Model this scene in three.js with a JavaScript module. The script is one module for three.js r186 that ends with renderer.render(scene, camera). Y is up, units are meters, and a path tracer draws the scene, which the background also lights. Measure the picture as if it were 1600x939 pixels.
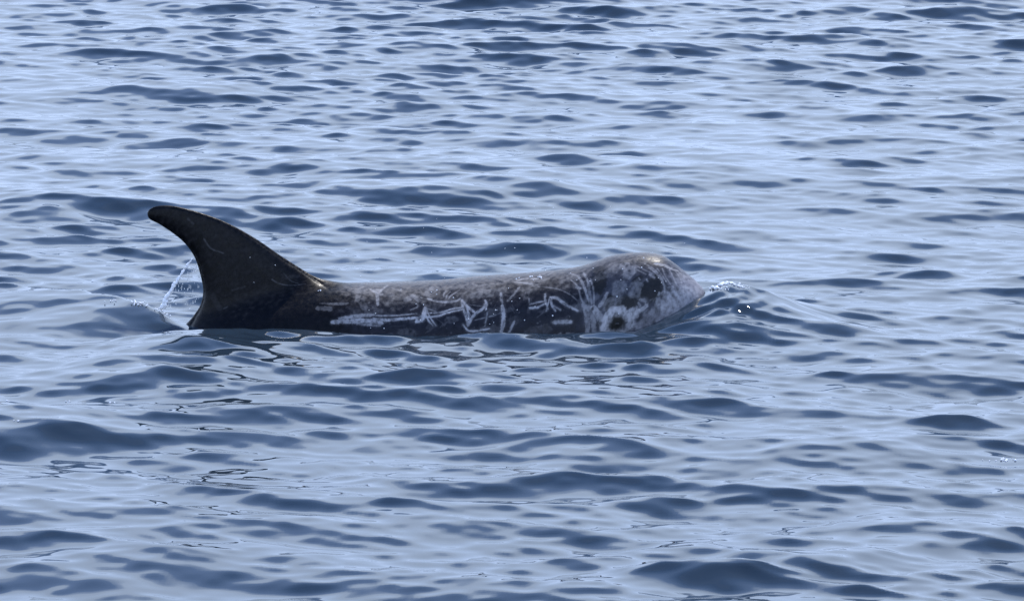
import * as THREE from 'three';
import { mergeGeometries } from 'three/addons/utils/BufferGeometryUtils.js';
import { ImprovedNoise } from 'three/addons/math/ImprovedNoise.js';

// ---------------------------------------------------------------- camera, sky, sun
const scene = new THREE.Scene();
const camera = new THREE.PerspectiveCamera(5.973, 1024 / 600, 0.5, 9000);
camera.position.set(0.222, 3.13, 19.75);
camera.rotation.set(THREE.MathUtils.degToRad(-8.747), 0, 0);
scene.add(camera);

const renderer = new THREE.WebGLRenderer({ antialias: true });
renderer.setSize(1024, 600);
renderer.toneMapping = THREE.LinearToneMapping;
renderer.toneMappingExposure = 1.05;
renderer.shadowMap.enabled = true;

const SUN = new THREE.Vector3(0.26, 0.86, -0.56).normalize();
const sun = new THREE.DirectionalLight(new THREE.Color(1.0, 0.95, 0.87), 3.6);
sun.name = 'sun';
sun.position.copy(SUN).multiplyScalar(30);
sun.castShadow = true;
sun.shadow.mapSize.set(2048, 2048);
Object.assign(sun.shadow.camera, { left: -14, right: 14, top: 18, bottom: -18, near: 1, far: 70 });
scene.add(sun, sun.target);

const noise = new ImprovedNoise();
const clamp = (v, a, b) => Math.min(b, Math.max(a, v));
const smooth = (a, b, v) => { const t = clamp((v - a) / (b - a), 0, 1); return t * t * (3 - 2 * t); };
function random(seed) {
  let a = seed >>> 0;
  return () => { a = (a + 0x6D2B79F5) | 0; let t = Math.imul(a ^ (a >>> 15), 1 | a); t = (t + Math.imul(t ^ (t >>> 7), 61 | t)) ^ t; return ((t ^ (t >>> 14)) >>> 0) / 4294967296; };
}
function fbm(x, y, z, n) { let s = 0, a = 0.5; for (let i = 0; i < n; i++) { s += a * noise.noise(x, y, z); x *= 2.03; y *= 2.03; z *= 2.03; a *= 0.5; } return s; }

{ // pale hazy horizon, deeper blue overhead, thin high cloud
  const W = 1024, H = 512, d = new Float32Array(W * H * 4);
  const stops = [[0, 0.87, 1.11, 1.62], [12, 1.04, 1.32, 1.86], [25, 1.36, 1.67, 2.24], [29.5, 0.50, 0.76, 1.42], [38, 0.32, 0.55, 1.16], [48, 0.16, 0.33, 0.82], [65, 0.13, 0.26, 0.68], [90, 0.12, 0.23, 0.6]];   // a bank of sunlit cloud low all round, clear blue above it
  for (let j = 0; j < H; j++) for (let i = 0; i < W; i++) {
    const el = (j + 0.5) / H * 180 - 90, az = (i + 0.5) / W * Math.PI * 2;
    const e = clamp(el + 11 * fbm(Math.cos(az) * 3.2, Math.sin(az) * 3.2, el * 0.07, 5) * smooth(0, 14, el), 0, 89.9);
    let k = 0; while (k < stops.length - 2 && e > stops[k + 1][0]) k++;
    const A = stops[k], B = stops[k + 1], t = clamp((e - A[0]) / (B[0] - A[0]), 0, 1);
    const er = e * Math.PI / 180, dx = Math.cos(er) * Math.cos(az), dz = Math.cos(er) * Math.sin(az), dy = Math.sin(er);
    const s = 1 / (dy + 0.18), c = smooth(0.02, 0.42, fbm(dx * s * 1.3 + 7, dz * s * 1.3 + 3, 2.2, 5)) * 0.25;
    const o = (j * W + i) * 4;
    for (let q = 0; q < 3; q++) {
      let v = A[q + 1] + (B[q + 1] - A[q + 1]) * t;
      v += (([0.9, 1.05, 1.35])[q] - v) * c;
      if (el < 0) v *= 0.35;
      d[o + q] = v;
    }
    d[o + 3] = 1;
  }
  const tex = new THREE.DataTexture(d, W, H, THREE.RGBAFormat, THREE.FloatType);
  tex.mapping = THREE.EquirectangularReflectionMapping; tex.magFilter = tex.minFilter = THREE.LinearFilter; tex.needsUpdate = true;
  scene.background = tex; scene.environment = tex;
}

// ---------------------------------------------------------------- sea
const waves = [];
{
  const r = random(4127);
  const add = (n, l0, l1, slope, heading, spread) => {
    for (let i = 0; i < n; i++) {
      const L = l0 * Math.pow(l1 / l0, (i + r()) / n), k = 2 * Math.PI / L;
      const g = (r() + r() + r() - 1.5) / 1.5;                      // bell shaped about the heading
      const th = heading + g * spread;
      waves.push({ L, k, kx: k * Math.sin(th), kz: k * Math.cos(th), a: slope / Math.sqrt(n) * Math.SQRT2 / k * (0.6 + 0.8 * r()), p: r() * 6.283, c: 1 });
    }
  };
  add(8, 2.4, 6.0, 0.018, 0.05, 0.9);
  add(24, 0.9, 2.4, 0.034, -0.15, 1.0);
  add(20, 0.45, 0.9, 0.042, -0.42, 0.5);
  add(20, 0.45, 0.9, 0.028, 0.3, 0.7);
  add(36, 0.22, 0.45, 0.074, -0.38, 0.8);
  add(28, 0.22, 0.45, 0.052, 0.35, 1.2);
  add(60, 0.055, 0.22, 0.100, -0.1, 1.9);
}
const gauss = (v, s) => Math.exp(-v * v / (2 * s * s));
// water heaped up by the animal: bow mound and its shoulder, the swell along its flank, the hump of the wake
// single crests that stand out: x, z, half length, height, turn
const CRESTS = [[1.15, 4.1, 0.75, 0.06, 0.63], [-0.95, 1.25, 0.32, 0.055, -0.12], [0.0, -3.3, 0.55, 0.075, 0.03], [1.14, 3.1, 0.3, 0.045, -0.1], [-1.64, -2.7, 0.3, 0.05, -0.1], [-1.35, 2.2, 0.28, 0.045, 0], [-0.95, 4.25, 0.32, 0.04, 0.1],
  [0.5, 2.45, 0.26, 0.036, -0.05], [1.25, 2.5, 0.36, 0.042, 0.04], [0.75, 1.2, 0.25, 0.036, -0.1], [1.55, 1.0, 0.42, 0.038, -0.1], [1.3, 0.35, 0.2, 0.03, 0], [-1.3, -7.0, 0.5, 0.05, -0.1], [1.2, -8.0, 0.6, 0.05, 0.1], [0.35, -11.2, 0.6, 0.06, 0], [2.4, -10.5, 0.7, 0.06, 0]];
function localHeight(x, z) {
  let h = 0;
  for (const [cx, cz, l, a, turn] of CRESTS) {
    const dx = x - cx, dz = z - cz; if (Math.abs(dx) > l * 3 || Math.abs(dz) > 2) continue;
    const c = Math.cos(turn), n = Math.sin(turn), u = dx * c - dz * n, d = dx * n + dz * c + 0.06 * noise.noise(x * 3.1, cz, 0.5) + 0.25 * l * (u / l) * (u / l) * 0.3;
    h += a * 0.62 * Math.exp(-Math.pow(Math.abs(u) / l, 3)) * (d < 0 ? gauss(d, 0.26) : gauss(d, 0.105));
  }
  const bx = x - 0.935;
  h += 0.132 * gauss(bx, bx > 0 ? 0.23 : 0.13) * gauss(z + 0.05 + 0.3 * Math.max(0, bx), z > -0.05 ? 0.27 : 0.13);
  { const t = x - 0.95, zc = -0.1 - 0.3 * t; if (t > -0.2) h += 0.038 * smooth(-0.2, 0.25, t) * Math.exp(-Math.max(0, t) / 0.8) * gauss(z - zc, z > zc ? 0.26 : 0.12); }
  { const t = x - 0.75, zc = 0.28 + 0.5 * t; if (t > -0.25) h += 0.04 * smooth(-0.25, 0.25, t) * Math.exp(-Math.max(0, t) / 0.35) * gauss(z - zc, 0.11); }
  { const r = Math.hypot(x - 0.74, (z + 0.02) * 1.0), an = Math.atan2(z + 0.02, x - 0.74); h += 0.0036 * Math.sin(r * 88 + 3 * an) * gauss(r - 0.3, 0.09) * smooth(-0.5, 0.2, an) * smooth(1.9, 1.2, an); }
  { const left = smooth(0.2, -0.9, x), zc = 0.42 + 0.05 * Math.sin(x * 4.1 + 1), d = z - zc;      // a low swell that runs along the near flank and hides the waterline itself
    h -= 0.03 * gauss(x - 0.05, 0.38) * gauss(z - 0.2, 0.12);
    h += (0.026 + 0.045 * left) * smooth(1.0, 0.6, x) * smooth(-1.3, -0.8, x) * (d < 0 ? gauss(d, 0.085) : gauss(d, 0.15 + 0.17 * left)); }
  h += 0.004 * gauss(x - 1.0, 0.13) * gauss(z, 0.16) * (fbm(x * 11, z * 14, 6.1, 3) + 0.8 * Math.abs(noise.noise(x * 8, z * 17, 1.2)));
  { const ux = 0.637, uz = 0.771, px = x + 1.5, pz = z + 0.55, t = px * ux + pz * uz, d = -px * uz + pz * ux;   // d grows toward the near side
    h += 0.088 * smooth(-0.7, 0.1, t) * smooth(1.06, 0.6, t) * (d < 0 ? gauss(d, 0.055) : gauss(d, 0.42)); }
  return h;
}
function seaPoint(x, z, cell, out) {
  let X = x, Y = 0, Z = z;
  const slick = 1 - 0.45 * gauss(x + 1.35, 0.4) * gauss(z - 0.2, 0.4), chop = 1 + 0.5 * gauss(Math.max(0, Math.abs(x) - 0.9), 0.2) * gauss(z - 0.45, 0.35), gust = 0.78 + 0.5 * smooth(-0.3, 0.3, noise.noise(x * 0.35 + 9, z * 0.14, 4.4));
  for (let i = 0; i < waves.length; i++) {
    const w = waves[i];
    if (w.L < cell * 2.5) continue;
    let a = w.a * (w.L < cell * 5 ? (w.L / cell - 2.5) / 2.5 : 1);
    if (w.L < 0.8) a *= gust; if (w.L < 0.25) a *= chop; if (w.L < 0.9) a *= slick;
    const p = w.kx * x + w.kz * z + w.p, s = Math.sin(p), q = Math.cos(p) * a * 1.0 / w.k;
    Y += a * s; X += q * w.kx; Z += q * w.kz;
  }
  Y += localHeight(x, z);
  out.set(X, Y, Z); return out;
}
function axis(a, b, step, growth, end) {                           // fine between a and b, coarser and coarser out to the horizon
  const v = []; let t = a;
  while (t < b) { v.push(t); t += step(t); } v.push(b);
  for (let s = step(b), p = b; p < end;) { s *= growth; p += s; v.push(p); }
  for (let s = step(a), p = a; p > -end;) { s *= growth; p -= s; v.unshift(p); }
  return v;
}
let seaMesh;
{
  const xs = axis(-3.6, 4.0, () => 0.0125, 1.16, 3500), zs = axis(-13.2, 5.8, (t) => 0.016 + 0.0003 * Math.max(0, 4 - t), 1.16, 3500);
  const nx = xs.length, nz = zs.length, P = new Float32Array(nx * nz * 3), uv = new Float32Array(nx * nz * 2), v = new THREE.Vector3();
  for (let j = 0; j < nz; j++) for (let i = 0; i < nx; i++) {
    const cell = Math.max(i ? xs[i] - xs[i - 1] : 600, j ? zs[j] - zs[j - 1] : 600);
    seaPoint(xs[i], zs[j], cell, v);
    const o = j * nx + i; P[o * 3] = v.x; P[o * 3 + 1] = v.y; P[o * 3 + 2] = v.z; uv[o * 2] = xs[i]; uv[o * 2 + 1] = zs[j];
  }
  const idx = new Uint32Array((nx - 1) * (nz - 1) * 6); let c = 0;
  for (let j = 0; j < nz - 1; j++) for (let i = 0; i < nx - 1; i++) {
    const a = j * nx + i, b = a + 1, d = a + nx, e = d + 1;
    idx[c++] = a; idx[c++] = d; idx[c++] = b; idx[c++] = b; idx[c++] = d; idx[c++] = e;
  }
  const g = new THREE.BufferGeometry();
  g.setAttribute('position', new THREE.BufferAttribute(P, 3)); g.setAttribute('uv', new THREE.BufferAttribute(uv, 2)); g.setIndex(new THREE.BufferAttribute(idx, 1));
  g.computeVertexNormals();
  const m = new THREE.MeshPhysicalMaterial({ color: new THREE.Color().setRGB(0.020, 0.034, 0.050), roughness: 0.03, ior: 1.333 });
  seaMesh = new THREE.Mesh(g, m); seaMesh.name = 'sea'; seaMesh.userData = { kind: 'structure', label: 'blue rippled open sea around the dolphin', category: 'sea' };
  seaMesh.castShadow = seaMesh.receiveShadow = true; scene.add(seaMesh);
}

// ---------------------------------------------------------------- dolphin
// body sections: distance along the body, top, bottom, half width (metres; the still water is at 0)
const SECT = [
  [-1.95, -0.62, -0.74, 0.025], [-1.6, -0.42, -0.66, 0.05], [-1.2, -0.16, -0.54, 0.10], [-0.95, -0.03, -0.48, 0.145], [-0.8, 0.045, -0.46, 0.175], [-0.6, 0.105, -0.45, 0.205], [-0.42, 0.145, -0.44, 0.225],
  [-0.2, 0.153, -0.43, 0.24], [-0.04, 0.160, -0.42, 0.242], [0.13, 0.176, -0.40, 0.236], [0.25, 0.185, -0.385, 0.226], [0.34, 0.192, -0.37, 0.216], [0.42, 0.202, -0.36, 0.206], [0.475, 0.214, -0.35, 0.2], [0.52, 0.231, -0.34, 0.198], [0.57, 0.247, -0.32, 0.194],
  [0.64, 0.257, -0.29, 0.186], [0.70, 0.257, -0.265, 0.172], [0.745, 0.247, -0.24, 0.158], [0.785, 0.222, -0.22, 0.141], [0.825, 0.190, -0.195, 0.12], [0.86, 0.160, -0.17, 0.102], [0.888, 0.129, -0.135, 0.08], [0.907, 0.096, -0.095, 0.056], [0.919, 0.056, -0.05, 0.03], [0.924, 0.01, -0.005, 0.003]];
function section(x) {
  const n = SECT.length; let i = 0; while (i < n - 2 && x > SECT[i + 1][0]) i++;
  const A = SECT[i], B = SECT[i + 1], h = B[0] - A[0], t = clamp((x - A[0]) / h, 0, 1), o = [];
  for (let q = 1; q < 4; q++) {
    const sl = (k) => k <= 0 || k >= n - 1 ? null : (SECT[k + 1][q] - SECT[k - 1][q]) / (SECT[k + 1][0] - SECT[k - 1][0]);
    const m0 = sl(i) ?? (B[q] - A[q]) / h, m1 = sl(i + 1) ?? (B[q] - A[q]) / h, t2 = t * t, t3 = t2 * t;
    o.push((2 * t3 - 3 * t2 + 1) * A[q] + (t3 - 2 * t2 + t) * h * m0 + (-2 * t3 + 3 * t2) * B[q] + (t3 - t2) * h * m1);
  }
  return { top: o[0], bottom: o[1], half: Math.max(0.001, o[2]), mid: o[0] * 0.5 + o[1] * 0.5, rise: Math.max(0.001, (o[0] - o[1]) / 2) };
}
const FIN = new THREE.CatmullRomCurve3([[-0.30, 0.02], [-0.40, 0.135], [-0.44, 0.158], [-0.49, 0.19], [-0.58, 0.248], [-0.67, 0.31], [-0.78, 0.370], [-0.89, 0.408], [-0.967, 0.424], [-1.02, 0.419], [-1.041, 0.402], [-1.038, 0.380],
  [-1.0, 0.358], [-0.945, 0.32], [-0.91, 0.288], [-0.88, 0.243], [-0.86, 0.18], [-0.851, 0.124], [-0.86, 0.078], [-0.885, 0.03], [-0.92, -0.06], [-0.7, -0.16], [-0.4, -0.12]].map(([x, y]) => new THREE.Vector3(x, y, 0)), true, 'centripetal').getPoints(110);
function finEdge(x, y) {
  let best = 1e9, inside = false;
  for (let i = 0, j = FIN.length - 1; i < FIN.length; j = i++) {
    const a = FIN[j], b = FIN[i], ex = b.x - a.x, ey = b.y - a.y, l = ex * ex + ey * ey || 1e-12, t = clamp(((x - a.x) * ex + (y - a.y) * ey) / l, 0, 1);
    const dx = x - a.x - t * ex, dy = y - a.y - t * ey; best = Math.min(best, dx * dx + dy * dy);
    if ((a.y > y) !== (b.y > y) && x < ex * (y - a.y) / (ey || 1e-12) + a.x) inside = !inside;
  }
  return (inside ? -1 : 1) * Math.sqrt(best);
}
const smin = (a, b, k) => { const h = Math.max(0, k - Math.abs(a - b)) / k; return Math.min(a, b) - h * h * k * 0.25; };
function bodyField(x, y, z, S) {
  const r = Math.hypot((y - S.mid), z) || 1e-6, c = z / r, s = (y - S.mid) / r;
  const p = 2.15, R = Math.pow(Math.pow(Math.abs(c) / S.half, p) + Math.pow(Math.abs(s) / S.rise, p), -1 / p);
  let d = r - R;
  if (x > 0.924) d += (x - 0.924); if (x < -1.95) d += -1.95 - x;
  return d;
}
function finField(x, y, z, d2) {
  const e = -(d2 + 0.006);
  if (e < 0) return Math.hypot(e, z) - 0.006;
  const tm = 0.044 - 0.034 * smooth(0.05, 0.42, y), u = Math.min(1, e / 0.085);
  return Math.abs(z) - 0.006 - tm * Math.sqrt(1 - (1 - u) * (1 - u));
}
function field(x, y, z) {
  const b = bodyField(x, y, z, section(x));
  if (x > -1.12 && x < -0.25 && y > -0.2 && Math.abs(z) < 0.16) return smin(b, finField(x, y, z, finEdge(x, y)), 0.06);
  return b;
}
const dolphin = new THREE.Group(); dolphin.name = 'dolphin';
dolphin.userData = { label: 'grey scarred dolphin with tall dark curved fin swimming at the surface', category: 'dolphin' };
scene.add(dolphin);

// skin chart: s runs along the body, q is the girth measured up from the widest line, fin height added on top
const U0 = -1.12, U1 = 0.95, Q0 = -0.34, Q1 = 0.74;
function girth(x, y, z) {
  const S = section(clamp(x, -1.9, 0.91)), r = (S.half + S.rise) / 2;
  const ph = Math.atan2((y - S.mid) / S.rise, Math.abs(z) / S.half), over = Math.max(0, y - S.top + 0.01);
  return r * ph * (1 - 0) + over;
}
function surfaceNets() {
  const x0 = -1.98, y0 = -0.78, z0 = -0.27, c = 0.007, nx = Math.ceil((0.95 - x0) / c), ny = Math.ceil((0.46 - y0) / c), nz = Math.ceil(0.54 / c);
  const F = new Float32Array(nx * ny * nz), at = (i, j, k) => (i * ny + j) * nz + k;
  for (let i = 0; i < nx; i++) {
    const x = x0 + i * c, S = section(x), fx = x > -1.12 && x < -0.25;
    for (let j = 0; j < ny; j++) {
      const y = y0 + j * c, d2 = fx && y > -0.2 ? finEdge(x, y) : 9;
      for (let k = 0; k < nz; k++) {
        const z = z0 + k * c; let f = bodyField(x, y, z, S);
        if (d2 < 9 && Math.abs(z) < 0.16) f = smin(f, finField(x, y, z, d2), 0.06);
        F[at(i, j, k)] = f;
      }
    }
  }
  const id = new Int32Array(nx * ny * nz).fill(-1), P = [], I = [];
  for (let i = 0; i < nx - 1; i++) for (let j = 0; j < ny - 1; j++) for (let k = 0; k < nz - 1; k++) {
    let n = 0, sx = 0, sy = 0, sz = 0, neg = 0;
    const v = [];
    for (let q = 0; q < 8; q++) { const f = F[at(i + (q & 1), j + ((q >> 1) & 1), k + (q >> 2))]; v.push(f); if (f < 0) neg++; }
    if (!neg || neg === 8) continue;
    for (let q = 0; q < 8; q++) for (let b = 1; b < 8; b <<= 1) if (!(q & b)) {
      const a = v[q], e = v[q | b]; if ((a < 0) === (e < 0)) continue;
      const t = a / (a - e);
      sx += (q & 1) + (b === 1 ? t : 0); sy += ((q >> 1) & 1) + (b === 2 ? t : 0); sz += (q >> 2) + (b === 4 ? t : 0); n++;
    }
    id[at(i, j, k)] = P.length / 3; P.push(x0 + (i + sx / n) * c, y0 + (j + sy / n) * c, z0 + (k + sz / n) * c);
  }
  const quad = (a, b, d, e, flip) => { if (a < 0 || b < 0 || d < 0 || e < 0) return; if (flip) I.push(a, d, b, a, e, d); else I.push(a, b, d, a, d, e); };
  for (let i = 1; i < nx - 1; i++) for (let j = 1; j < ny - 1; j++) for (let k = 1; k < nz - 1; k++) {
    const f = F[at(i, j, k)] < 0;
    if (f !== F[at(i + 1, j, k)] < 0) quad(id[at(i, j - 1, k - 1)], id[at(i, j, k - 1)], id[at(i, j, k)], id[at(i, j - 1, k)], !f);
    if (f !== F[at(i, j + 1, k)] < 0) quad(id[at(i - 1, j, k - 1)], id[at(i - 1, j, k)], id[at(i, j, k)], id[at(i, j, k - 1)], !f);
    if (f !== F[at(i, j, k + 1)] < 0) quad(id[at(i - 1, j - 1, k)], id[at(i, j - 1, k)], id[at(i, j, k)], id[at(i - 1, j, k)], !f);
  }
  const n = P.length / 3, N = new Float32Array(n * 3), UV = new Float32Array(n * 2), h = 0.004, grad = (x, y, z) => {
    const gx = field(x + h, y, z) - field(x - h, y, z), gy = field(x, y + h, z) - field(x, y - h, z), gz = field(x, y, z + h) - field(x, y, z - h);
    return [gx / (2 * h), gy / (2 * h), gz / (2 * h)];
  };
  for (let i = 0; i < n; i++) {
    let [x, y, z] = P.slice(i * 3, i * 3 + 3);
    { const g = grad(x, y, z), l2 = g[0] * g[0] + g[1] * g[1] + g[2] * g[2] || 1, t = clamp(field(x, y, z) / l2, -0.004, 0.004); x -= g[0] * t; y -= g[1] * t; z -= g[2] * t; P[i * 3] = x; P[i * 3 + 1] = y; P[i * 3 + 2] = z; }
    const g = grad(x, y, z), l = Math.hypot(...g) || 1;
    N[i * 3] = g[0] / l; N[i * 3 + 1] = g[1] / l; N[i * 3 + 2] = g[2] / l;
    UV[i * 2] = (x - U0) / (U1 - U0); UV[i * 2 + 1] = (girth(x, y, z) - Q0) / (Q1 - Q0);
  }
  const geo = new THREE.BufferGeometry();
  geo.setAttribute('position', new THREE.BufferAttribute(new Float32Array(P), 3)); geo.setAttribute('normal', new THREE.BufferAttribute(N, 3));
  geo.setAttribute('uv', new THREE.BufferAttribute(UV, 2)); geo.setIndex(I);
  return geo;
}
// SKIN-BEGIN: scars are [width cm, strength, [s, q, s, q ...] cm on the skin chart]; patches are [s, q, radius along s, radius along q, pale (+) or dark (-)]
const SCARS = [
  [1.53, 0.75, [-39.7,17.7,-32.2,18.0,-27.8,18.3,-22.8,17.4]],
  [1.25, 0.6, [-37.2,18.9,-31.1,19.8,-25.6,20.4]],
  [0.94, 0.55, [-31.1,17.1,-26.7,16.8,-23.3,16.5]],
  [0.94, 0.9, [-25.6,18.9,-21.1,18.4,-15.6,18.7,-8.9,18.9]],
  [0.56, 0.75, [-25.0,20.1,-18.3,20.0,-10.6,20.5]],
  [1.39, 0.9, [-10.6,17.6,-8.9,18.4,-7.8,22.5]],
  [0.83, 0.7, [-10.3,18.5,-7.2,20.8,-7.9,22.8]],
  [0.57, 0.85, [-7.9,20.5,-2.5,20.3,1.4,21.2,4.8,21.3]],
  [0.74, 0.85, [-8.2,18.9,-4.0,19.0,0.3,20.0,5.1,20.5]],
  [0.45, 0.6, [-7.7,22.5,-4.0,20.8]],
  [0.68, 0.8, [-7.8,20.5,-6.5,17.5,-5.1,15.8]],
  [0.57, 0.75, [-6.8,20.4,-5.4,17.7,-4.0,15.7]],
  [0.4, 0.5, [-6.2,20.8,-3.1,20.0]],
  [0.85, 0.6, [-6.9,26.7,-4.0,25.2,-0.6,24.4,2.6,24.3,4.3,25.2]],
  [0.51, 0.5, [-1.4,27.0,-1.4,28.3,-0.6,30.3]],
  [0.51, 0.5, [-0.6,26.1,-0.4,27.3,0.9,29.5]],
  [0.57, 0.5, [0.3,25.8,0.9,27.1,2.6,28.5,4.0,29.9]],
  [0.85, 0.85, [4.8,24.5,5.4,20.9,6.3,18.0,7.0,14.6]],
  [0.74, 0.85, [5.1,24.1,6.5,21.1,7.1,18.7,7.1,14.6]],
  [0.85, 0.85, [4.8,24.5,7.1,21.0,9.4,18.7]],
  [0.97, 0.85, [7.1,14.6,8.2,16.8,9.7,18.4,12.2,20.0,13.2,22.1]],
  [0.4, 0.6, [6.5,20.1,8.2,17.4]],
  [0.68, 0.8, [5.3,15.1,7.1,12.9,9.4,12.4,11.9,12.5,14.4,12.6]],
  [0.74, 0.75, [12.9,23.0,13.4,21.4,13.1,19.2]],
  [0.62, 0.7, [13.6,18.2,13.5,16.7,13.2,15.3,12.8,13.6]],
  [0.34, 0.35, [7.1,22.2,12.2,20.6]],
  [0.4, 0.45, [9.4,16.0,13.1,16.5,16.2,16.9,18.5,17.5]],
  [0.8, 0.55, [18.3,25.5,18.5,22.4,18.9,20.0]],
  [1.25, 0.85, [18.8,20.0,19.2,16.5,19.0,13.2,18.3,10.4]],
  [0.85, 0.5, [24.7,27.4,23.3,24.9,20.7,21.7]],
  [0.8, 0.55, [23.0,13.9,21.6,11.5,20.6,9.8]],
  [0.74, 0.7, [28.3,17.8,31.1,17.5]],
  [0.51, 0.6, [28.4,19.3,31.1,19.0]],
  [0.28, 0.5, [28.0,21.5,28.1,19.8]],
  [1.14, 0.6, [24.2,32.1,27.0,32.6,31.1,31.2]],
  [0.62, 0.5, [23.3,30.9,26.4,29.7,30.1,28.1]],
  [0.4, 0.35, [8.8,31.9,13.9,31.1,19.6,31.5]],
  [0.4, 0.5, [-11.5,28.5,-11.1,26.4]],
  [0.51, 0.4, [-10.2,28.4,-8.9,27.2]],
  [0.74, 0.4, [-12.8,26.5,-11.6,28.5,-9.9,28.4]],
  [0.68, 0.45, [-12.8,22.0,-10.5,23.3,-10.5,24.4]],
  [1.11, 0.55, [-26.7,33.4,-24.7,30.7,-24.2,24.5]],
  [0.83, 0.55, [-21.1,38.0,-22.8,33.4,-24.4,29.7]],
  [1.67, 0.3, [-24.4,32.8,-23.3,30.2]],
  [1.67, 0.25, [-31.1,26.7,-30.0,37.5]],
  [0.72, 0.3, [-19.2,34.4,-16.1,31.7]],
  [1.94, 0.3, [-14.4,26.5,-11.9,28.4,-10.0,25.9]],
  [1.94, 0.25, [-5.6,33.9,-7.2,28.9,-4.4,31.4]],
  [1.0, 0.2, [-43.9,25.6,-37.2,24.8,-34.4,25.1]],
  [1.67, 0.22, [-44.7,23.5,-40.6,22.8]],
  [2.22, 0.2, [-30.0,26.7,-28.9,23.4]],
  [0.78, 0.75, [28.3,17.7,31.1,17.6,33.6,18.5]],
  [0.64, 0.7, [28.4,19.0,31.1,19.4,33.2,19.4]],
  [0.71, 0.65, [33.6,22.2,33.6,19.7,34.5,16.5]],
  [0.64, 0.65, [35.2,20.6,34.6,18.3,33.9,15.8]],
  [0.71, 0.65, [35.9,20.5,35.7,18.1,37.1,15.3]],
  [0.85, 0.75, [35.4,20.6,37.5,19.8,40.7,16.8,44.9,13.8]],
  [0.64, 0.5, [36.4,17.2,38.9,15.3]],
  [1.21, 0.9, [36.4,11.7,39.6,11.4,42.5,10.8]],
  [0.57, 0.5, [36.8,7.7,38.9,8.0]],
  [0.92, 0.4, [41.0,7.4,43.9,6.6]],
  [0.43, 0.35, [29.0,27.1,34.3,25.1,38.2,23.3,42.1,20.2,44.6,17.4]],
  [0.57, 0.45, [22.9,31.2,26.8,29.0,31.1,27.2]],
  [0.92, 0.5, [23.6,32.1,26.8,32.8,30.7,31.8]],
  [0.5, 0.8, [31.5,36.3,32.3,32.9,32.4,30.5]],
  [0.57, 0.5, [32.9,35.7,34.6,38.8]],
  [0.57, 0.5, [34.6,33.9,36.4,37.5]],
  [0.78, 0.5, [42.1,31.7,44.9,28.3,46.4,23.9,47.8,19.1,48.7,15.1]],
  [0.71, 0.55, [46.4,31.0,47.8,25.9,48.5,22.6]],
  [0.64, 0.4, [42.5,26.9,44.9,22.6,45.7,18.6,46.7,15.7]],
  [0.64, 0.4, [49.2,24.7,50.3,19.0,50.4,14.6]],
  [0.92, 0.35, [48.5,23.6,48.8,19.1,49.6,14.9]],
  [0.92, 0.5, [44.6,22.7,45.5,21.7]],
  [1.56, 0.45, [46.7,15.7,47.8,12.7,48.1,9.3,48.1,5.3]],
  [1.63, 0.4, [48.1,14.6,49.9,10.7,50.3,7.5,50.6,4.6]],
  [1.99, 0.65, [49.9,13.4,52.0,10.4,53.1,7.9,53.5,4.4]],
  [1.28, 0.45, [52.4,13.2,53.6,14.4,54.9,16.4]],
  [1.56, 0.7, [53.5,8.4,55.2,9.9,57.7,10.4,60.9,9.2]],
  [2.13, 0.7, [53.5,5.3,57.7,3.4,61.3,3.0]],
  [1.77, 0.6, [60.6,8.7,62.3,7.6,63.0,8.7]],
  [1.42, 0.5, [54.9,6.0,54.5,8.0]],
  [1.42, 0.65, [57.8,10.1,59.9,9.5,62.4,7.6]],
  [2.13, 0.5, [60.6,3.8,62.7,4.5,63.5,6.1]],
  [1.21, 0.6, [64.9,7.6,66.7,8.1,68.4,8.7,68.1,10.3,66.3,11.1]],
  [0.71, 0.5, [65.8,10.2,66.3,9.1]],
  [1.21, 0.75, [71.6,23.4,74.5,22.3,77.7,21.2,80.5,21.2]],
  [0.71, 0.5, [69.5,21.8,72.7,17.6,74.5,14.3,75.0,11.5]],
  [0.64, 0.45, [68.1,24.2,71.3,20.5,73.8,16.6,74.8,13.6]],
  [0.57, 0.45, [74.1,20.5,75.2,17.0,76.9,14.3]],
  [0.57, 0.45, [76.6,20.3,78.0,16.9,79.1,14.1]],
  [0.57, 0.4, [72.3,20.7,74.1,17.4,75.5,15.0]],
  [0.5, 0.35, [65.6,23.4,69.1,20.1,71.3,18.3]],
  [0.5, 0.35, [65.2,22.1,68.4,19.1]],
  [0.78, 0.5, [69.8,18.7,71.3,17.2]],
  [0.5, 0.4, [65.9,18.5,66.3,17.6]],
  [0.64, 0.5, [68.6,17.2,69.0,16.4]],
  [0.57, 0.4, [78.7,20.4,80.5,16.8,80.9,14.3]],
  [0.5, 0.35, [79.8,20.9,82.3,17.3]],
  [0.55, 0.35, [-61.0,41.7,-58.8,39.8,-54.5,38.3,-49.6,38.7]],
  [0.43, 0.3, [-57.0,44.3,-54.5,40.7,-51.7,39.0]],
  [0.49, 0.3, [-84.6,60.5,-82.2,56.5,-77.9,53.9]],
  [0.74, 0.15, [-90.2,69.2,-88.3,66.9]],
  [0.86, 0.16, [-74.8,38.6,-70.5,39.5]],
  [0.74, 0.25, [-77.6,30.7,-76.6,31.3]],
  [1.85, 0.06, [-81.6,38.3,-79.1,30.9]],
  [1.6, 0.06, [-55.7,42.2,-52.0,43.2]],
];
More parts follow.
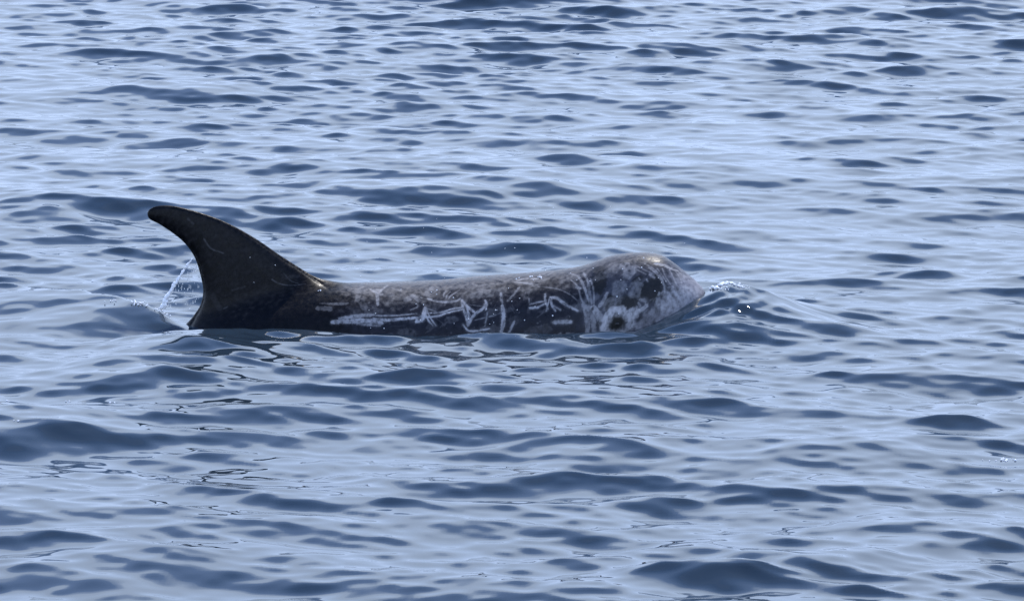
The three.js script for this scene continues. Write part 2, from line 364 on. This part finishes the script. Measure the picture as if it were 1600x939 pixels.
const PATCHES = [
  [59.3, 16.9, 3.0, 3.1, 0.22],
  [62.7, 22.0, 2.8, 3.2, 0.3],
  [60.9, 25.1, 2.1, 2.1, 0.3],
  [64.5, 14.9, 2.5, 3.2, 0.22],
  [57.7, 8.8, 4.6, 2.8, 0.8],
  [57.0, 6.0, 4.3, 3.4, 0.85],
  [62.4, 7.6, 3.9, 1.8, 0.7],
  [77.7, 8.6, 6.0, 5.1, 0.5],
  [83.3, 10.0, 3.9, 5.0, 0.55],
  [81.2, 15.6, 3.9, 5.3, 0.22],
  [72.7, 5.3, 5.7, 2.7, 0.24],
  [66.7, 3.6, 5.3, 1.8, 0.28],
  [86.2, 12.1, 2.1, 3.6, 0.3],
  [52.4, 22.2, 2.8, 6.0, -0.85],
  [55.6, 13.4, 2.1, 2.3, -0.9],
  [60.9, 11.5, 4.3, 2.3, -0.85],
  [62.4, 11.1, 3.9, 1.9, -0.75],
  [70.2, 13.8, 5.3, 4.2, -0.85],
  [65.6, 17.5, 2.1, 1.9, -0.6],
  [79.4, 19.0, 2.1, 2.1, -0.5],
  [52.0, 27.9, 2.1, 2.5, -0.6],
];

function segmentDistance(px, py, ax, ay, bx, by) {
  const ex = bx - ax, ey = by - ay, t = clamp(((px - ax) * ex + (py - ay) * ey) / (ex * ex + ey * ey || 1e-9), 0, 1);
  return Math.hypot(px - ax - t * ex, py - ay - t * ey);
}
function skinMaps() {
  const W = 2048, H = 1024, CW = (U1 - U0) * 100 / W, CH = (Q1 - Q0) * 100 / H;      // centimetres per texel
  const scar = new Float32Array(W * H), pale = new Float32Array(W * H), dark = new Float32Array(W * H);
  const box = (s0, s1, q0, q1, f) => {
    const i0 = Math.max(0, Math.floor((s0 - U0 * 100) / CW)), i1 = Math.min(W - 1, Math.ceil((s1 - U0 * 100) / CW)), j0 = Math.max(0, Math.floor((q0 - Q0 * 100) / CH)), j1 = Math.min(H - 1, Math.ceil((q1 - Q0 * 100) / CH));
    for (let j = j0; j <= j1; j++) for (let i = i0; i <= i1; i++) f(j * W + i, U0 * 100 + i * CW, Q0 * 100 + j * CH);
  };
  const stroke = (w0, tone, pts, soft = 0.22) => {
    const line = pts.length > 4 ? new THREE.CatmullRomCurve3(Array.from({ length: pts.length / 2 }, (_, k) => new THREE.Vector3(pts[k * 2], pts[k * 2 + 1], 0))).getPoints(pts.length * 3) : [new THREE.Vector3(pts[0], pts[1], 0), new THREE.Vector3(pts[2], pts[3], 0)];
    for (let k = 0; k < line.length - 1; k++) {
      const a = line[k], b = line[k + 1], R = w0 * 0.5 + 0.5 + soft, u = (k + 0.5) / (line.length - 1), w = w0 * (0.5 + 0.5 * Math.sqrt(Math.sin(Math.PI * clamp(u * 0.9 + 0.08, 0, 1))));
      const fade = 0.6 + 0.4 * clamp(1.4 * noise.noise(a.x * 0.35 + w0 * 7, a.y * 0.35, tone * 5) + 0.6, 0, 1);
      box(Math.min(a.x, b.x) - R, Math.max(a.x, b.x) + R, Math.min(a.y, b.y) - R, Math.max(a.y, b.y) + R, (o, s, q) => {
        const rag = 0.55 * noise.noise(s * 1.7, q * 1.7, 3.3) + 0.4 * noise.noise(s * 5, q * 5, 8.1);
        const d = segmentDistance(s, q, a.x, a.y, b.x, b.y) + rag * Math.min(0.5, w * 0.32);
        const v = tone * fade * smooth(w * 0.5 + soft * 0.9, w * 0.5 - soft, d);
        if (v > scar[o]) scar[o] = v;
      });
    }
  };
  for (const [w, tone, pts] of SCARS) { if (pts[0] < -45) { stroke(w, tone * 0.45, pts, 0.3); continue; } stroke(w * (w > 0.7 ? 1.15 : 0.95), tone, pts); if (tone > 0.4) stroke(w * 1.4 + 0.2, tone * 0.22, pts, 0.7); }
  const r = random(77);
  for (let i = 0; i < 60; i++) {                                   // faint tooth rakes and nicks all over
    const s = -28 + 112 * r(), q = 2 + 34 * r(), an = (r() - 0.5) * 3, l = 1 + 3.5 * r(), n = 1 + Math.floor(r() * 3), t = 0.05 + 0.2 * r() * r();
    for (let k = 0; k < n; k++) stroke(0.14 + 0.18 * r(), t, [s + k * 0.7, q + k * 0.25, s + k * 0.7 + l * Math.cos(an), q + k * 0.25 + l * Math.sin(an)]);
  }
  for (let i = 0; i < 160; i++) { const s = -30 + 90 * r(), q = 2 + 24 * r(); stroke(0.2 + 0.3 * r(), 0.08 + 0.22 * r() * r(), [s, q, s + 0.2 * r(), q + 0.3 * r()]); }
  const rubbed = Array.from({ length: 46 }, () => { const k = 1 + 2.6 * r(); return [-34 + 96 * r(), 8 + 26 * r(), k * (1 + r()), k * 0.7, 0.06 + 0.18 * r() * r()]; });
  for (const [s0, q0, rs, rq, v] of [...PATCHES, ...rubbed]) box(s0 - rs * 1.7, s0 + rs * 1.7, q0 - rq * 1.7, q0 + rq * 1.7, (o, s, q) => {
    const d = Math.hypot((s - s0) / rs, (q - q0) / rq) + 0.75 * fbm(s * 0.45, q * 0.45, v * 9 + s0, 4);
    const m = Math.abs(v) * smooth(1.12, 0.72, d), A = v > 0 ? pale : dark;
    if (m > A[o]) A[o] = m;
  });
  const color = new Uint8Array(W * H * 4), rough = new Uint8Array(W * H * 4), bump = new Uint8Array(W * H * 4);
  const enc = (v) => Math.round(255 * (v <= 0.0031308 ? v * 12.92 : 1.055 * Math.pow(Math.min(1, v), 1 / 2.4) - 0.055));
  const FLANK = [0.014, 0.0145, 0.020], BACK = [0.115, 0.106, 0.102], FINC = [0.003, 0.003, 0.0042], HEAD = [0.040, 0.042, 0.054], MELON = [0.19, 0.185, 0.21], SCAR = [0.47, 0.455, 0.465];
  for (let j = 0; j < H; j++) for (let i = 0; i < W; i++) {
    const o = j * W + i, s = U0 * 100 + i * CW, q = Q0 * 100 + j * CH;
    const n1 = fbm(s * 0.09, q * 0.13, 1.7, 5), n2 = fbm(s * 0.55, q * 0.45, 5.1, 4), n3 = noise.noise(s * 3.1, q * 3.1, 2.6);
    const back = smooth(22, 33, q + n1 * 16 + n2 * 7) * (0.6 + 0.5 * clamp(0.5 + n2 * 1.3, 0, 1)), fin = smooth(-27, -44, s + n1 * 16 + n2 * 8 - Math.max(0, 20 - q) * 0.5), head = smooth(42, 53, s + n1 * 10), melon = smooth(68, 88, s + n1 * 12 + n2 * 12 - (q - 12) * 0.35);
    const ft = fin * (1 - 0.15 * n2);
    const n4 = fbm(s * 0.95, q * 0.8, 9.7, 4), speck = Math.max(0.25, 1 + 0.8 * n2 * (1 - 0.4 * melon) + 0.5 * n4 * (0.6 + 0.4 * head - 0.5 * melon) + 0.06 * n3);
    for (let k = 0; k < 3; k++) {
      let v = FLANK[k] + (HEAD[k] - FLANK[k]) * head;
      v += (MELON[k] - v) * melon;
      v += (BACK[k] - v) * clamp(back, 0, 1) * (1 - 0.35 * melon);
      v *= speck;
      v += (0.013 - v) * dark[o];
      v += (SCAR[k] - v) * clamp(pale[o] * (0.8 + 0.9 * n2 + 1.1 * n4), 0, 1);
      v += (FINC[k] * (1 + 0.7 * n1 + 0.5 * n2) - v) * ft;
      v += (SCAR[k] * 0.95 - v) * scar[o] * clamp(0.86 + 1.1 * n2 + 1.0 * n4 + 0.15 * n3, 0.03, 1);
      const ey = Math.hypot((s - 58.3) / 3.3, (q - 6.1) / 2.7) + 0.25 * n2 + 0.1 * n4;
      v += (0.006 - v) * smooth(1.3, 0.45, ey);
      color[o * 4 + k] = enc(Math.max(0.0015, v));
    }
    color[o * 4 + 3] = rough[o * 4 + 3] = bump[o * 4 + 3] = 255;
    const rg = clamp(0.40 + 0.25 * n4 + 0.2 * n2 + 0.25 * scar[o] + 0.1 * n3, 0.2, 0.9);
    rough[o * 4] = rough[o * 4 + 1] = rough[o * 4 + 2] = Math.round(255 * rg);
    bump[o * 4] = bump[o * 4 + 1] = bump[o * 4 + 2] = Math.round(255 * clamp(0.5 + 0.28 * n2 + 0.1 * n3 - 0.25 * scar[o], 0, 1));
  }
  const tex = (d, srgb) => { const t = new THREE.DataTexture(d, W, H); t.magFilter = t.minFilter = THREE.LinearFilter; if (srgb) t.colorSpace = THREE.SRGBColorSpace; t.needsUpdate = true; return t; };
  return { map: tex(color, true), roughnessMap: tex(rough), bumpMap: tex(bump) };
}
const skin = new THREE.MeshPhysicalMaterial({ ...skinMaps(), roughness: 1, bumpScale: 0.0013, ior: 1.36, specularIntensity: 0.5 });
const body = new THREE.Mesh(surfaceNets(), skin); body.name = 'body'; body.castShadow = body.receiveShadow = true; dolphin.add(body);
function flankZ(x, y) { let a = 0, b = 0.4; for (let i = 0; i < 40; i++) { const m = (a + b) / 2; if (field(x, y, m) < 0) a = m; else b = m; } return a; }
{
  const z = flankZ(0.584, 0.038), g = new THREE.SphereGeometry(0.0075, 24, 16); g.scale(1.25, 0.8, 0.6);
  const eye = new THREE.Mesh(g, new THREE.MeshPhysicalMaterial({ color: new THREE.Color().setRGB(0.008, 0.007, 0.008), roughness: 0.35 }));
  eye.name = 'eye'; eye.position.set(0.584, 0.038, z - 0.003); eye.castShadow = eye.receiveShadow = true; dolphin.add(eye);
}

// ---------------------------------------------------------------- drops, falling water, foam, white beads as sun glints
function seaHeight(x, z) {                                         // the height of the sheet over a place, undoing the sideways drift of the waves
  const v = new THREE.Vector3(); let u = x, w = z;
  for (let i = 0; i < 4; i++) { seaPoint(u, w, 0.014, v); u += x - v.x; w += z - v.z; }
  return seaPoint(u, w, 0.014, v).y;
}
const foamGlintMat = new THREE.MeshPhysicalMaterial({ color: new THREE.Color().setRGB(0.94, 0.94, 0.95), roughness: 0.3, ior: 1.33 });  // opaque white water; also for beads that stand in for sun glints
const clearMat = new THREE.MeshPhysicalMaterial({ color: 0xffffff, roughness: 0.03, ior: 1.333, transmission: 1, thickness: 0.01 });
const bead = (x, y, z, r, sx = 1, sy = 1, sz = 1) => { const g = new THREE.IcosahedronGeometry(r, 1); g.scale(sx, sy, sz); g.translate(x, y, z); g.deleteAttribute('uv'); return g; };
function stuff(name, parts, m, parent, label, category) {
  const o = new THREE.Mesh(mergeGeometries(parts), m); o.name = name; o.userData.kind = 'stuff'; o.castShadow = o.receiveShadow = true;
  if (label) { o.userData.label = label; o.userData.category = category; }
  parent.add(o); return o;
}
{
  const r = random(31), d = [];
  for (let i = 0; i < 46; i++) {                                   // wet beads clinging to flank and back, white to paint in their glints
    const x = -0.28 + 1.08 * r(), S = section(x), y = 0.02 + (S.top - 0.025) * Math.pow(r(), 0.8), z = flankZ(x, y), q = 0.0013 + 0.0016 * r() * r();
    d.push(bead(x, y, z, q, 1, 1, 1));
  }
  for (const [x, y] of [[-0.445, 0.15], [0.24, 0.196], [0.29, 0.203], [0.32, 0.212]]) for (let k = 0; k < 4; k++) { const xx = x + (r() - 0.5) * 0.016, S = section(xx), yy = Math.min(y, S.top - 0.004) - 0.006 * r(); d.push(bead(xx, yy, flankZ(xx, yy), 0.0016 + 0.0014 * r())); }  // white bead clusters painting the bright glints along the top of the back
  stuff('water_drop_glints', d, foamGlintMat, dolphin);
}
{ // water running off the hollow rear edge of the fin
  const root = new THREE.Group(); root.name = 'water_stream'; root.position.set(-0.985, 0.06, 0);
  root.userData = { label: 'thin white stream of water falling from the back edge of the fin', category: 'water stream' };
  scene.add(root);
  const r = random(9), top = [0.101, 0.182], end = [-0.008, 0.005], strand = [], sheet = [];
  for (let i = 0; i <= 110; i++) {
    const t = i / 110, x = top[0] + (end[0] - top[0]) * t - 0.008 * Math.sin(t * 3.1), y = top[1] + (end[1] - top[1]) * t;
    const q = (0.0016 + 0.0034 * t) * (0.5 + 1.0 * r());
    strand.push(bead(x + (r() - 0.5) * 0.0035 * (1 + t * 2), y + (r() - 0.5) * 0.004, (r() - 0.5) * 0.006, q, 1, 1.7, 1));
  }
  const st = new THREE.Mesh(mergeGeometries(strand), foamGlintMat); st.name = 'strand'; st.castShadow = st.receiveShadow = true; root.add(st);
  for (let i = 0; i < 90; i++) {                                   // threads and drops of the thin curtain between strand and fin
    const t = 0.1 + 0.9 * r(), x0 = top[0] + (end[0] - top[0]) * t, y0 = top[1] + (end[1] - top[1]) * t, e = r(), xf = 0.132 - 0.03 * Math.abs(t - 0.6);
    const x = x0 + 0.004 + (xf - x0) * e * 0.97, y = y0 - 0.004 * r();
    sheet.push(bead(x, y, (r() - 0.5) * 0.01, 0.0008 + 0.0007 * r(), 0.8, 2 + 5 * r(), 0.8));
  }
  stuff('curtain', sheet, clearMat, root);
}
function foamGlintsAt(label, seed, list, lift, seat) {  // scatters white beads: splash foam, and painted glints on crests and snout
  const r = random(seed), d = [];
  for (const [x, z, n, sp, q] of list) for (let i = 0; i < n; i++) {
    const xx = x + (r() + r() - 1) * sp, zz = z + (r() + r() - 1) * sp * 0.7, k = q * (0.5 + r());
    d.push(bead(xx, (seat ? seat(xx, zz) : seaHeight(xx, zz)) + k * 0.25 + lift * r() * r(), zz, k));
  }
  return stuff('foam', d, foamGlintMat, scene, label, 'foam');
}
foamGlintsAt('white beads as painted sun glints on the crest of the bow wave', 5, [[0.955, -0.02, 16, 0.024, 0.0042], [0.985, -0.02, 16, 0.03, 0.004], [1.01, 0.0, 10, 0.03, 0.003], [1.04, 0.03, 8, 0.04, 0.002], [0.97, 0.06, 6, 0.03, 0.002]], 0.006);  // sun glints of the bow crest, set as white beads
foamGlintsAt('bright white beads as painted sun glints against the snout of the dolphin', 6, [[0.915, 0.02, 6, 0.012, 0.004], [0.93, 0.045, 6, 0.009, 0.0055], [0.935, 0.06, 4, 0.006, 0.003]], 0.008);  // white beads stand in for the blown-out highlights at the snout
foamGlintsAt('small white splash where the stream from the fin lands', 7, [[-0.99, 0.0, 16, 0.03, 0.0026], [-1.08, -0.03, 26, 0.05, 0.0024], [-1.17, -0.08, 8, 0.03, 0.002]], 0.012);
foamGlintsAt('tiny white beads as painted glints along a wave crest on the near left', 8, [[-1.39, 1.62, 3, 0.015, 0.003], [-1.2, 1.62, 4, 0.03, 0.0025], [-1.05, 1.68, 2, 0.02, 0.0025], [-1.33, 2.1, 3, 0.02, 0.0022], [-0.75, 2.1, 4, 0.12, 0.0018]], 0.002);  // crest glints modelled as small white beads
foamGlintsAt('white beads as painted glints on the wave at the lower right', 11, [[1.72, 2.55, 12, 0.04, 0.0026], [1.66, 2.55, 5, 0.04, 0.0018]], 0.004);  // white beads put where this crest glints in the sun
{
  const r = random(21), d = [];
  for (let i = 0; i < 46; i++) { const x = -0.75 + 1.6 * r(), y = section(x).top + 0.02 + 0.30 * Math.pow(r(), 1.8) * (1 - 0.3 * Math.abs(x - 0.2)), z = (r() - 0.5) * 0.5; d.push(bead(x, y, z, 0.0008 + 0.0008 * r())); }
  stuff('spray', d, foamGlintMat, scene, 'fine spray drops hanging in the air above the back of the dolphin', 'spray');
}

renderer.render(scene, camera);
